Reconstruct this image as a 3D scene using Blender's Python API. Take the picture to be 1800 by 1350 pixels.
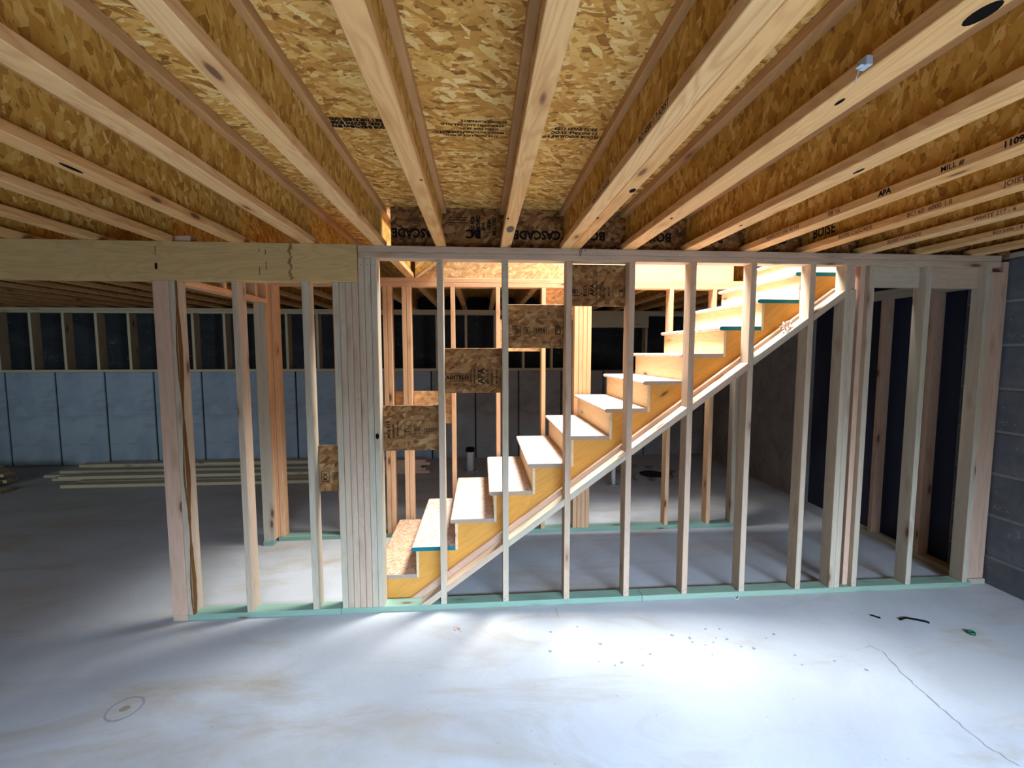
import bpy, bmesh, math, random
from mathutils import Vector, Matrix
random.seed(7)
sc = bpy.context.scene
col = sc.collection
for o in list(bpy.data.objects):
    bpy.data.objects.remove(o)

# ------------------------------------------------------------------ camera
FPX = 754.7
YAW, PITCH, ROLL = 0.0716, 0.0753, -0.0008
CAM = Vector((0.2718, -2.7231, 1.6886))
cd = bpy.data.cameras.new('camera')
cam = bpy.data.objects.new('camera', cd)
col.objects.link(cam)
cd.sensor_width = 36.0
cd.lens = FPX / 1800.0 * 36.0
cd.clip_start = 0.02
fw = Vector((math.sin(YAW) * math.cos(PITCH), math.cos(YAW) * math.cos(PITCH), -math.sin(PITCH)))
r0 = Vector((math.cos(YAW), -math.sin(YAW), 0))
u0 = r0.cross(fw)
rr = r0 * math.cos(ROLL) + u0 * math.sin(ROLL)
uu = rr.cross(fw)
m = Matrix((rr, uu, -fw)).transposed().to_4x4()
m.translation = CAM
cam.matrix_world = m
sc.camera = cam

# ------------------------------------------------------------------ view, world, lights
sc.view_settings.view_transform = 'Standard'
sc.view_settings.look = 'None'
sc.view_settings.gamma = 1.0
sc.view_settings.use_curve_mapping = False
sc.view_settings.exposure = 0.45
w = bpy.data.worlds.new('sky')
sc.world = w
w.use_nodes = True
w.node_tree.nodes['Background'].inputs[0].default_value = (0.72, 0.85, 1.0, 1)
w.node_tree.nodes['Background'].inputs[1].default_value = 0.12


def area(name, loc, target, sx, sy, power, colr, spread=180):
    l = bpy.data.lights.new(name, 'AREA')
    l.shape = 'RECTANGLE'
    l.size = sx
    l.size_y = sy
    l.energy = power
    l.color = colr
    l.spread = math.radians(spread)
    o = bpy.data.objects.new(name, l)
    col.objects.link(o)
    o.location = loc
    d = Vector(target) - Vector(loc)
    o.rotation_euler = d.to_track_quat('-Z', 'Y').to_euler()
    return o


# daylight falling down the stairwell from the window of the floor above
area('stairwell_window_light', (1.5, 0.85, 4.6), (2.1, 0.5, 1.9), 1.4, 1.0, 330, (0.90, 0.95, 1.0), 120)
area('stairwell_sky_light', (1.3, 0.65, 4.4), (1.6, 0.6, 0.0), 2.2, 0.9, 45, (0.9, 0.95, 1.0), 110)
# daylight through the wide opening behind the camera, then an added fill
area('basement_door_light', (1.6, -4.9, 2.1), (1.2, -3.2, 0.0), 4.2, 0.8, 340, (0.50, 0.69, 1.0), 85)
area('left_wall_fill_light', (-6.0, -3.6, 1.6), (-4.8, 4.0, 1.1), 2.5, 1.0, 20, (0.66, 0.84, 1.0), 80)  # added cool fill that brightens the left part of the back wall


# ------------------------------------------------------------------ helpers
def tag(o, label=None, cat=None, group=None, kind=None):
    if label:
        o['label'] = label
    if cat:
        o['category'] = cat
    if group:
        o['group'] = group
    if kind:
        o['kind'] = kind
    return o


def empty(name, loc=(0, 0, 0), **k):
    o = bpy.data.objects.new(name, None)
    o.empty_display_size = 0.1
    o.location = loc
    col.objects.link(o)
    return tag(o, **k)


def link(name, me, mat, parent=None, loc=(0, 0, 0), rot=None):
    if mat is not None and len(me.materials) == 0:
        me.materials.append(mat)
    o = bpy.data.objects.new(name, me)
    col.objects.link(o)
    M = rot.to_4x4() if rot is not None else Matrix.Identity(4)
    M.translation = Vector(loc)
    o.matrix_basis = M
    if parent is not None:
        o.parent = parent
        if parent.parent is not None:
            W = parent.parent.matrix_basis @ parent.matrix_basis
        else:
            W = parent.matrix_basis
        o.matrix_basis = W.inverted() @ M
    return o


_cache = {}


def boxmesh(dx, dy, dz, mat, bev=0.0015):
    key = (round(dx, 4), round(dy, 4), round(dz, 4), mat.name, bev)
    if key in _cache:
        return _cache[key]
    bm = bmesh.new()
    bmesh.ops.create_cube(bm, size=1.0)
    for v in bm.verts:
        v.co = Vector((v.co.x * dx, v.co.y * dy, v.co.z * dz))
    if bev > 0:
        bmesh.ops.bevel(bm, geom=bm.edges[:], offset=min(bev, 0.3 * min(dx, dy, dz)), segments=1, affect='EDGES')
    me = bpy.data.meshes.new('board_mesh')
    bm.to_mesh(me)
    bm.free()
    me.materials.append(mat)
    _cache[key] = me
    return me


def board(name, x0, x1, y0, y1, z0, z1, mat, parent=None, axis=None, bev=0.0022):
    """Axis-aligned timber: its mesh is made with the grain along local X."""
    c = Vector(((x0 + x1) / 2, (y0 + y1) / 2, (z0 + z1) / 2))
    d = (x1 - x0, y1 - y0, z1 - z0)
    if axis is None:
        axis = max(range(3), key=lambda i: d[i])
    if axis == 0:
        return link(name, boxmesh(d[0], d[1], d[2], mat, bev), mat, parent, c)
    if axis == 2:   # local X -> world Z
        R = Matrix(((0, 0, 1), (0, 1, 0), (-1, 0, 0))).transposed()
        # columns: images of local axes
        R = Matrix(((0, 0, -1), (0, 1, 0), (1, 0, 0)))
        return link(name, boxmesh(d[2], d[1], d[0], mat, bev), mat, parent, c, R)
    R = Matrix(((0, -1, 0), (1, 0, 0), (0, 0, 1)))
    return link(name, boxmesh(d[1], d[0], d[2], mat, bev), mat, parent, c, R)


def prism(name, pts, y0, y1, mat, parent=None, ang=0.0, bev=0.001):
    """Polygon in the XZ plane extruded along Y; grain along the direction 'ang'."""
    cx = sum(p[0] for p in pts) / len(pts)
    cz = sum(p[1] for p in pts) / len(pts)
    ca, sa = math.cos(ang), math.sin(ang)
    bm = bmesh.new()
    loc = []
    for x, z in pts:
        dx, dz = x - cx, z - cz
        loc.append((dx * ca + dz * sa, -dx * sa + dz * ca))
    h = (y1 - y0) / 2
    f = [bm.verts.new((a, -h, b)) for a, b in loc]
    g = [bm.verts.new((a, h, b)) for a, b in loc]
    bm.faces.new(f)
    bm.faces.new(list(reversed(g)))
    n = len(pts)
    for i in range(n):
        j = (i + 1) % n
        bm.faces.new((f[j], f[i], g[i], g[j]))
    bmesh.ops.recalc_face_normals(bm, faces=bm.faces[:])
    if bev:
        bmesh.ops.bevel(bm, geom=bm.edges[:], offset=bev, segments=1, affect='EDGES')
    me = bpy.data.meshes.new('prism_mesh')
    bm.to_mesh(me)
    bm.free()
    R = Matrix(((ca, 0, -sa), (0, 1, 0), (sa, 0, ca)))
    return link(name, me, mat, parent, (cx, (y0 + y1) / 2, cz), R)


def cyl(name, x, y, z0, z1, r, mat, parent=None, seg=28, hollow=0.0):
    bm = bmesh.new()
    prof = [(r, z0), (r, z1)]
    if hollow:
        prof += [(r - hollow, z1), (r - hollow, z1 - 0.08), (0, z1 - 0.08)]
    else:
        prof += [(r * 0.96, z1 + 0.003), (0, z1 + 0.003)]
    prof = [(0, z0)] + prof
    rings = []
    for pr, pz in prof:
        if pr == 0:
            rings.append([bm.verts.new((0, 0, pz - z0))])
        else:
            rings.append([bm.verts.new((pr * math.cos(2 * math.pi * i / seg), pr * math.sin(2 * math.pi * i / seg), pz - z0)) for i in range(seg)])
    for a, b in zip(rings, rings[1:]):
        for i in range(seg):
            j = (i + 1) % seg
            if len(a) == 1:
                bm.faces.new((a[0], b[i], b[j]))
            elif len(b) == 1:
                bm.faces.new((a[i], a[j], b[0]))
            else:
                bm.faces.new((a[i], a[j], b[j], b[i]))
    bmesh.ops.recalc_face_normals(bm, faces=bm.faces[:])
    me = bpy.data.meshes.new('round_mesh')
    bm.to_mesh(me)
    bm.free()
    for p in me.polygons:
        p.use_smooth = len(p.vertices) == 4
    return link(name, me, mat, parent, (x, y, z0))


def tube(name, pts, r, mat, parent=None):
    cu = bpy.data.curves.new('wire', 'CURVE')
    cu.dimensions = '3D'
    cu.bevel_depth = r
    cu.bevel_resolution = 1
    s = cu.splines.new('POLY')
    s.points.add(len(pts) - 1)
    c = Vector(pts[0])
    for p, q in zip(s.points, pts):
        p.co = (*(Vector(q) - c), 1)
    t = bpy.data.objects.new('tmp', cu)
    me = bpy.data.meshes.new_from_object(t)
    bpy.data.objects.remove(t)
    return link(name, me, mat, parent, c)


# ------------------------------------------------------------------ materials
class NT:
    def __init__(s, name, rough=0.75, spec=0.25):
        s.m = bpy.data.materials.new(name)
        s.m.use_nodes = True
        s.t = s.m.node_tree
        s.b = s.t.nodes['Principled BSDF']
        s.b.inputs['Roughness'].default_value = rough
        s.b.inputs['Specular IOR Level'].default_value = spec

    def n(s, ty, **k):
        x = s.t.nodes.new(ty)
        for a, v in k.items():
            setattr(x, a, v)
        return x

    def L(s, a, b):
        s.t.links.new(a, b)

    def coord(s, scale, offset=True, rot=(0, 0, 0)):
        tc = s.n('ShaderNodeTexCoord')
        mp = s.n('ShaderNodeMapping')
        mp.inputs['Scale'].default_value = scale
        mp.inputs['Rotation'].default_value = rot
        if offset:
            oi = s.n('ShaderNodeObjectInfo')
            mu = s.n('ShaderNodeVectorMath', operation='SCALE')
            cb = s.n('ShaderNodeCombineXYZ')
            s.L(oi.outputs['Random'], cb.inputs[0])
            s.L(oi.outputs['Random'], cb.inputs[1])
            s.L(oi.outputs['Random'], cb.inputs[2])
            s.L(cb.outputs[0], mu.inputs[0])
            mu.inputs['Scale'].default_value = 37.0
            ad = s.n('ShaderNodeVectorMath', operation='ADD')
            s.L(tc.outputs['Object'], ad.inputs[0])
            s.L(mu.outputs[0], ad.inputs[1])
            s.L(ad.outputs[0], mp.inputs['Vector'])
        else:
            s.L(tc.outputs['Object'], mp.inputs['Vector'])
        return mp.outputs[0]

    def noise(s, co, scale, detail=3, rough=0.55, dist=0.0, out='Fac'):
        x = s.n('ShaderNodeTexNoise')
        x.inputs['Scale'].default_value = scale
        x.inputs['Detail'].default_value = detail
        x.inputs['Roughness'].default_value = rough
        x.inputs['Distortion'].default_value = dist
        s.L(co, x.inputs['Vector'])
        return x.outputs[out]

    def vor(s, co, scale, out='Color', feature='F1'):
        x = s.n('ShaderNodeTexVoronoi', feature=feature)
        x.inputs['Scale'].default_value = scale
        s.L(co, x.inputs['Vector'])
        return x.outputs[out]

    def ramp(s, fac, stops, interp='LINEAR'):
        x = s.n('ShaderNodeValToRGB')
        x.color_ramp.interpolation = interp
        e = x.color_ramp.elements
        while len(e) < len(stops):
            e.new(0.5)
        for i, (p, c) in enumerate(stops):
            e[i].position = p
            e[i].color = (*c, 1) if len(c) == 3 else c
        s.L(fac, x.inputs[0])
        return x.outputs[0]

    def mix(s, fac, a, b, mode='MIX'):
        x = s.n('ShaderNodeMix', data_type='RGBA', blend_type=mode)
        for v, i in ((fac, 0), (a, 6), (b, 7)):
            if isinstance(v, (int, float)):
                x.inputs[i].default_value = v
            elif isinstance(v, tuple):
                x.inputs[i].default_value = (*v, 1)
            else:
                s.L(v, x.inputs[i])
        return x.outputs[2]

    def math(s, op, a, b=0.0):
        x = s.n('ShaderNodeMath', operation=op)
        for i, v in enumerate((a, b)):
            if isinstance(v, (int, float)):
                x.inputs[i].default_value = v
            else:
                s.L(v, x.inputs[i])
        return x.outputs[0]

    def sep(s, c, i=0):
        x = s.n('ShaderNodeSeparateColor')
        s.L(c, x.inputs[0])
        return x.outputs[i]

    def bump(s, h, st=0.3, d=0.002):
        x = s.n('ShaderNodeBump')
        x.inputs['Strength'].default_value = st
        x.inputs['Distance'].default_value = d
        s.L(h, x.inputs['Height'])
        s.L(x.outputs[0], s.b.inputs['Normal'])

    def done(s, c):
        if isinstance(c, tuple):
            s.b.inputs['Base Color'].default_value = (*c, 1)
        else:
            s.L(c, s.b.inputs['Base Color'])
        return s.m


def wood(name, a, b, dark, ring=0.35, knots=True, rough=0.7):
    """Sawn timber, grain along local X; tone of each piece drifts from a to b."""
    k = NT(name, rough)
    oi = k.n('ShaderNodeObjectInfo')
    tone = k.mix(oi.outputs['Random'], a, b)
    co = k.coord((0.9, 26, 26))
    g1 = k.noise(co, 1.6, 4, 0.6, 0.6)
    co2 = k.coord((0.7, 5, 5))
    wv = k.noise(co2, 1.5, 2, 0.5, 1.2)
    rings = k.math('SINE', k.math('MULTIPLY', wv, 60.0))
    rings = k.math('MULTIPLY', k.math('ADD', rings, 1.0), 0.5)
    rings = k.math('POWER', rings, 2.0)
    f = k.ramp(g1, [(0.3, (0, 0, 0)), (0.7, (1, 1, 1))])
    c = k.mix(k.math('MULTIPLY', f, 0.28), tone, dark)
    c = k.mix(k.math('MULTIPLY', rings, ring), c, dark)
    big = k.noise(k.coord((0.8, 3, 3)), 1.2, 2)
    c = k.mix(k.ramp(big, [(0.4, (0, 0, 0)), (0.75, (0.5, 0.5, 0.5))]), c, b)
    if knots:
        vk = k.vor(k.coord((2.6, 8.5, 8.5)), 1.0, 'Distance')
        kk = k.ramp(vk, [(0.07, (1, 1, 1)), (0.12, (0.0, 0.0, 0.0))])
        halo = k.ramp(vk, [(0.1, (0.55, 0.55, 0.55)), (0.28, (0, 0, 0))])
        c = k.mix(halo, c, dark)
        c = k.mix(k.math('MULTIPLY', kk, 0.9), c, (0.12, 0.05, 0.025))
    k.bump(g1, 0.25, 0.001)
    return k.done(c)


def osb(name, sx, sy, sz, stops, dark=0.5, tint=None):
    k = NT(name, 0.72)
    base = k.coord((1, 1, 1))
    ns = k.noise(base, 5.0, 2, 0.5, 0.0, 'Color')
    sub = k.n('ShaderNodeVectorMath', operation='SUBTRACT')
    k.L(ns, sub.inputs[0])
    sub.inputs[1].default_value = (0.5, 0.5, 0.5)
    scl = k.n('ShaderNodeVectorMath', operation='SCALE')
    k.L(sub.outputs[0], scl.inputs[0])
    scl.inputs['Scale'].default_value = 0.05
    add = k.n('ShaderNodeVectorMath', operation='ADD')
    k.L(base, add.inputs[0])
    k.L(scl.outputs[0], add.inputs[1])
    co = add.outputs[0]

    def rotmap(ang, s):
        r = k.n('ShaderNodeVectorRotate', rotation_type='EULER_XYZ')
        r.inputs['Rotation'].default_value = ang
        k.L(co, r.inputs['Vector'])
        mp = k.n('ShaderNodeMapping')
        mp.inputs['Scale'].default_value = s
        k.L(r.outputs[0], mp.inputs['Vector'])
        return mp.outputs[0]
    A = k.vor(rotmap((0, 0, 0), (sx, sy, sz)), 1.0)
    B = k.vor(rotmap((0.5, 0.55, 0.5), (sx * 1.1, sy * 1.1, sz * 1.1)), 1.0)
    C = k.vor(rotmap((-0.6, -0.6, -0.6), (sx * 1.4, sy * 0.9, sz * 0.9)), 1.0)
    m1 = k.math('GREATER_THAN', k.sep(B, 1), 0.52)
    m2 = k.math('GREATER_THAN', k.sep(C, 1), 0.68)
    t = k.mix(m1, A, B)
    t = k.mix(m2, t, C)
    tone = k.sep(t, 0)
    fine = k.noise(rotmap((0, 0, 0), (sx * 1.2, sy * 2.6, sz * 2.6)), 1.5, 3, 0.6)
    tone = k.math('ADD', k.math('MULTIPLY', tone, 0.75), k.math('MULTIPLY', fine, 0.25))
    c = k.ramp(tone, stops)
    st = k.noise(rotmap((0.3, 0.2, 0.3), (sx * 1.5, sy * 1.2, sz * 1.2)), 1.0, 4, 0.65)
    dk = k.ramp(st, [(0.60, (0, 0, 0)), (0.67, (dark, dark, dark))])
    c = k.mix(dk, c, (0.13, 0.06, 0.015))
    if tint:
        c = k.mix(0.35, c, tint)
    k.bump(tone, 0.35, 0.0015)
    return k.done(c)


OSB_ST = [(0.08, (0.20, 0.075, 0.012)), (0.25, (0.44, 0.20, 0.035)), (0.5, (0.58, 0.29, 0.06)),
          (0.72, (0.70, 0.41, 0.11)), (0.92, (0.84, 0.60, 0.25))]
WEB_ST = [(0.08, (0.26, 0.11, 0.015)), (0.25, (0.42, 0.20, 0.03)), (0.5, (0.52, 0.27, 0.045)),
          (0.75, (0.60, 0.34, 0.075)), (0.95, (0.74, 0.50, 0.18))]
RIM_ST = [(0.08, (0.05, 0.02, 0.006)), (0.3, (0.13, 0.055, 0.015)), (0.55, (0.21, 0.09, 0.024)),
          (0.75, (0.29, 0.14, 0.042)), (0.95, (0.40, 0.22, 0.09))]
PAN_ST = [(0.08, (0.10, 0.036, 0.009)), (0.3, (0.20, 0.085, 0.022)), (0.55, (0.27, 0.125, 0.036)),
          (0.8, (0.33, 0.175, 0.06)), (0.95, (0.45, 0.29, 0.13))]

W_STUD = wood('stud_wood', (0.47, 0.44, 0.32), (0.52, 0.36, 0.24), (0.27, 0.15, 0.075), 0.16)
W_PINK = wood('pink_stud_wood', (0.62, 0.42, 0.30), (0.56, 0.35, 0.22), (0.36, 0.18, 0.09), 0.2)
W_BOUNCE = wood('bounce_lit_stud_wood', (0.76, 0.46, 0.25), (0.72, 0.40, 0.20), (0.46, 0.21, 0.08), 0.22)  # warm bounce light of the stairwell put into the wood colour
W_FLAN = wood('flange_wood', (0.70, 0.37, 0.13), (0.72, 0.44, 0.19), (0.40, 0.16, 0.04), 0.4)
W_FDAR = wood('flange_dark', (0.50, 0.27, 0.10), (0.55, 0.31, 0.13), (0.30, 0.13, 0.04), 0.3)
W_BEAM = wood('beam_veneer', (0.60, 0.39, 0.15), (0.56, 0.38, 0.16), (0.32, 0.18, 0.06), 0.3, knots=False)
W_GREEN = wood('treated_green_wood', (0.21, 0.33, 0.24), (0.25, 0.34, 0.24), (0.13, 0.19, 0.12), 0.15)
W_STRG = wood('stringer_plywood', (0.64, 0.30, 0.055), (0.64, 0.30, 0.055), (0.42, 0.18, 0.02), 0.35)
W_RISE = wood('riser_wood', (0.70, 0.52, 0.29), (0.74, 0.55, 0.33), (0.48, 0.28, 0.11), 0.25)
W_GREY = wood('weathered_wood', (0.44, 0.38, 0.27), (0.50, 0.42, 0.30), (0.25, 0.19, 0.12), 0.15)
W_PONY = wood('pony_wood', (0.52, 0.44, 0.28), (0.55, 0.43, 0.27), (0.30, 0.2, 0.1), 0.15)
O_SUB = osb('subfloor_osb', 11, 55, 55, OSB_ST, 0.8)
O_WEB = osb('web_osb', 42, 42, 15, WEB_ST, 0.75)
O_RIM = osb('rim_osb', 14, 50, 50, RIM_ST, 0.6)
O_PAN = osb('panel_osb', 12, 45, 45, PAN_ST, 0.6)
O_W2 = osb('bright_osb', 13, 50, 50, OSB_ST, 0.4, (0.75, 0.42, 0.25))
O_TREAD = osb('tread_board', 60, 26, 60, [(0.1, (0.40, 0.25, 0.17)), (0.4, (0.52, 0.37, 0.28)), (0.95, (0.62, 0.48, 0.38))], 0.3)
O_TREAD1 = osb('brown_tread_board', 60, 26, 60, [(0.1, (0.34, 0.17, 0.08)), (0.4, (0.48, 0.28, 0.16)), (0.95, (0.58, 0.38, 0.25))], 0.3)  # darker, browner board for the lowest tread


def plain(name, c, rough=0.6, spec=0.3, nz=0.15, scale=8):
    k = NT(name, rough, spec)
    n = k.noise(k.coord((1, 1, 1)), scale, 4)
    return k.done(k.mix(k.math('MULTIPLY', n, nz), c, tuple(x * 0.4 for x in c)))


TEAL = plain('teal_edge_sealer', (0.0, 0.15, 0.16), 0.5)
EDGE = plain('board_edge', (0.42, 0.32, 0.23), 0.8, nz=0.5, scale=60)
INK = plain('black_stencil_ink', (0.012, 0.009, 0.008), 0.9, 0.08, nz=0.1)
INKB = plain('brown_stencil_ink', (0.13, 0.06, 0.03), 0.8, nz=0.1)
BARK = plain('bark', (0.20, 0.09, 0.03), 0.95, 0.1, 0.8, 60)
PVC = plain('white_plastic', (0.62, 0.60, 0.54), 0.4)
BLACK = plain('black_rubber', (0.008, 0.006, 0.005), 0.95, 0.05)
STEEL = plain('grey_steel', (0.45, 0.47, 0.5), 0.35, 0.5)
WIRE = plain('purple_wire', (0.07, 0.05, 0.12), 0.5)
GPLAST = plain('green_plastic', (0.01, 0.10, 0.04), 0.4)
RUBBLE = plain('rubble', (0.20, 0.16, 0.12), 0.9, nz=0.6, scale=30)
SOIL = plain('dark_soil', (0.02, 0.015, 0.012), 1.0)
SPOT = plain('spatter_grey', (0.20, 0.23, 0.27), 0.7)
CRK = plain('crack_stain', (0.27, 0.22, 0.19), 0.9)
MORTAR = plain('mortar', (0.27, 0.265, 0.26), 0.95, 0.1, 0.5, 40)
SHAV = plain('wood_shaving', (0.60, 0.42, 0.32), 0.8)


def concrete(name, a, b, stain, sfac=0.5, scuff=None, rough=0.8, scale=1.0, spec=0.3):
    k = NT(name, rough, spec)
    co = k.coord((1, 1, 1), offset=False)
    n1 = k.noise(co, 0.9 * scale, 5, 0.6, 0.6)
    c = k.mix(k.ramp(n1, [(0.35, (0, 0, 0)), (0.65, (1, 1, 1))]), a, b)
    n2 = k.noise(k.coord((0.5, 1.5, 1.0), offset=False, rot=(0, 0, 0.7)), 2.0 * scale, 5, 0.65, 0.8)
    c = k.mix(k.math('MULTIPLY', k.ramp(n2, [(0.50, (0, 0, 0)), (0.72, (1, 1, 1))]), sfac), c, stain)
    n3 = k.noise(co, 60 * scale, 3, 0.7)
    c = k.mix(k.math('MULTIPLY', n3, 0.16), c, tuple(x * 0.35 for x in a))
    v = k.vor(k.coord((1, 1, 1), offset=False), 9.0 * scale, 'Distance')
    c = k.mix(k.ramp(v, [(0.035, (0.35, 0.35, 0.35)), (0.05, (0, 0, 0))]), c, tuple(x * 0.45 for x in a))
    if scuff:
        n4 = k.noise(co, 7 * scale, 6, 0.75, 1.5)
        c = k.mix(k.ramp(n4, [(0.60, (0, 0, 0)), (0.68, (0.8, 0.8, 0.8))]), c, scuff)
    k.bump(n3, 0.2, 0.002)
    return k.done(c)


C_FLOOR = concrete('floor_concrete', (0.39, 0.38, 0.36), (0.47, 0.465, 0.45), (0.36, 0.29, 0.20), 0.8, rough=0.62)
C_WALL = concrete('poured_concrete', (0.27, 0.32, 0.37), (0.36, 0.41, 0.45), (0.20, 0.21, 0.22), 0.7, scale=1.8)
C_GREY = concrete('grey_concrete', (0.24, 0.23, 0.215), (0.34, 0.33, 0.305), (0.15, 0.13, 0.10), 0.7, scale=2.0)
C_BLOCK = concrete('block_concrete', (0.10, 0.108, 0.12), (0.17, 0.178, 0.19), (0.08, 0.08, 0.075), 0.7, (0.34, 0.35, 0.36), scale=2.2)
C_DARK = concrete('coated_dark_wall', (0.022, 0.025, 0.045), (0.035, 0.04, 0.065), (0.03, 0.03, 0.05), 0.5)
C_BLACK = concrete('dark_recess_concrete', (0.012, 0.013, 0.014), (0.03, 0.032, 0.034), (0.06, 0.065, 0.07), 0.6, (0.12, 0.13, 0.14))

H = 2.335
U = 0.4064
T = 0.0381      # 2x stock
W4 = 0.0889     # 3.5 in
ZT = 2.585      # underside of subfloor

# ------------------------------------------------------------------ structure
def slab(name, x0, x1, y0, y1, z0, z1, mat, parent=None, bev=0.0):
    return board(name, x0, x1, y0, y1, z0, z1, mat, parent, axis=0, bev=bev)


floor = slab('floor', -9, 4.3, -5.2, 4.8, -0.15, 0, C_FLOOR)
tag(floor, kind='structure')

# subfloor sheets overhead, with the stairwell left open
ceiling = empty('ceiling', (0, 0, ZT), kind='structure')
OX0, OX1, OY0, OY1 = -0.31, 3.06, 0.10, 1.14
ys = [-5.2, -4.296, -3.077, -1.858, -0.639, 0.10]
for r_ in range(len(ys) - 1):
    off = [-8.9, -7.6][r_ % 2]
    xs = [-9.2] + [off + 2.4384 * i for i in range(0, 7) if off + 2.4384 * i > -9.1 and off + 2.4384 * i < 4.1] + [4.25]
    for a, b in zip(xs, xs[1:]):
        board('floor_panel', a, b, ys[r_], ys[r_ + 1], ZT, ZT + 0.018, O_SUB, ceiling, axis=0, bev=0.003)
for a, b in ((-9.2, -7.6), (-7.6, -5.16), (-5.16, -2.72), (-2.72, OX0)):
    board('floor_panel', a, b, OY0, OY1, ZT, ZT + 0.018, O_SUB, ceiling, axis=0, bev=0.003)
board('floor_panel', OX1, 4.25, OY0, OY1, ZT, ZT + 0.018, O_SUB, ceiling, axis=0, bev=0.003)
ys = [1.14, 2.36, 3.58, 4.8]
for r_ in range(3):
    xs = [-9.2, -7.0 + 0.8 * (r_ % 2), -4.6 + 0.8 * (r_ % 2), -2.2 + 0.8 * (r_ % 2), 0.3 + 0.8 * (r_ % 2), 2.7, 4.25]
    for a, b in zip(xs, xs[1:]):
        board('floor_panel', a, b, ys[r_], ys[r_ + 1], ZT, ZT + 0.018, O_SUB, ceiling, axis=0, bev=0.003)

# far wall: poured lower ledge with form joints, and the taller wall behind the pony frame
YB = 4.03
wb = empty('wall_back', (0, YB, 0), kind='structure')
LEDGE = 1.39
xs = [-9.0, -8.02, -7.335]
while xs[-1] < 3.2:
    xs.append(xs[-1] + 0.683)
xs.append(4.0)
for i, (a, b) in enumerate(zip(xs, xs[1:])):
    board('concrete_panel', a + 0.010, b - 0.010, YB, YB + 0.3, 0, LEDGE, C_WALL if b < -0.3 else C_GREY, wb, axis=0, bev=0.008)
slab('joint_core', -9.0, 4.0, YB + 0.02, YB + 0.29, 0, LEDGE - 0.01, C_BLACK, wb)
slab('upper_wall', -9.0, 4.0, YB + 0.45, YB + 0.6, LEDGE - 0.2, H + 0.25, C_BLACK, wb)  # shade of the recess behind the pony studs put into its colour
slab('ledge_top', -9.0, 4.0, YB + 0.29, YB + 0.45, LEDGE - 0.2, LEDGE - 0.02, C_BLOCK, wb)

# right wall: block courses near the camera, coated and poured wall beyond
XR = 3.93
wr = empty('wall_right', (XR, 0, 0), kind='structure')
slab('mortar_core', XR + 0.004, XR + 0.30, -5.2, 0.30, 0, 2.325, MORTAR, wr)
zc = [0.0, 0.205, 0.51, 0.815, 1.12, 1.425, 1.73, 2.035, 2.33]
for i, (za, zb) in enumerate(zip(zc, zc[1:])):
    y = 0.30 if i % 2 else 0.10
    if i % 2 == 0:
        slab('block', XR, XR + 0.2, 0.106, 0.30, za + 0.008, zb - 0.008, C_BLOCK, wr, 0.006)
    while y > -2.4:
        slab('block', XR - 0.001 * random.random(), XR + 0.2, y - 0.60, y - 0.008, za + 0.008, zb - 0.008, C_BLOCK, wr, 0.006)
        y -= 0.608
slab('coated_wall', XR, XR + 0.3, 0.30, 1.75, 0, 2.325, C_DARK, wr)
slab('poured_wall', XR - 0.03, XR + 0.3, 1.75, YB + 0.3, 0, 2.325, C_GREY, wr)

wl = slab('wall_left', -9.2, -9.0, -5.2, 4.8, 0, ZT, C_WALL)
tag(wl, kind='structure')
wf = empty('wall_front', (0, -5.2, 0), kind='structure')
slab('poured_wall', -9.0, -7.4, -5.4, -5.2, 0, H, C_WALL, wf)
slab('poured_wall', -4.6, -1.0, -5.4, -5.2, 0, H, C_WALL, wf)
slab('lintel', -9.0, 4.2, -5.4, -5.2, H, ZT, C_WALL, wf)
slab('poured_wall', 4.1, 4.3, -5.4, -5.2, 0, H, C_WALL, wf)
slab('parapet', -7.4, -4.6, -5.4, -5.2, 0, 1.0, C_WALL, wf)


# ------------------------------------------------------------------ lettering
def text(name, s, size, M, mat, parent, squash=1.0, bold=0.0):
    cu = bpy.data.curves.new('lettering', 'FONT')
    cu.body = s
    cu.size = size
    cu.align_x = 'CENTER'
    cu.align_y = 'CENTER'
    cu.resolution_u = 2
    cu.offset = bold
    t = bpy.data.objects.new('tmp', cu)
    me = bpy.data.meshes.new_from_object(t)
    bpy.data.objects.remove(t)
    for v in me.vertices:
        v.co.x *= squash
    me.materials.append(mat)
    loc = M.translation.copy()
    return link(name, me, mat, parent, loc, M.to_3x3())


def frameM(origin, xdir, ydir):
    x = Vector(xdir).normalized()
    y = Vector(ydir).normalized()
    z = x.cross(y)
    M = Matrix((x, y, z)).transposed().to_4x4()
    M.translation = Vector(origin)
    return M


def stampbox(cx, cz, w_, h_, y, parent, t=0.003):
    """thin printed rectangle outline on a panel facing the camera"""
    bm = bmesh.new()
    o = [(-w_ / 2, -h_ / 2), (w_ / 2, -h_ / 2), (w_ / 2, h_ / 2), (-w_ / 2, h_ / 2)]
    i_ = [(-w_ / 2 + t, -h_ / 2 + t), (w_ / 2 - t, -h_ / 2 + t), (w_ / 2 - t, h_ / 2 - t), (-w_ / 2 + t, h_ / 2 - t)]
    O = [bm.verts.new((a, 0, b)) for a, b in o]
    I = [bm.verts.new((a, 0, b)) for a, b in i_]
    for k in range(4):
        j = (k + 1) % 4
        bm.faces.new((O[k], O[j], I[j], I[k]))
    me = bpy.data.meshes.new('stamp_frame')
    bm.to_mesh(me)
    bm.free()
    return link('stamp_frame', me, INK, parent, (cx, y, cz))


# ------------------------------------------------------------------ stair wall (front frame, right portion)
def stud(parent, x0, z0, z1, mat=None, y0=0.0, w_=T, d=W4, name='stud'):
    return board(name, x0, x0 + w_, y0, y0 + d, z0, z1, mat or W_STUD, parent, axis=2)


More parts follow.
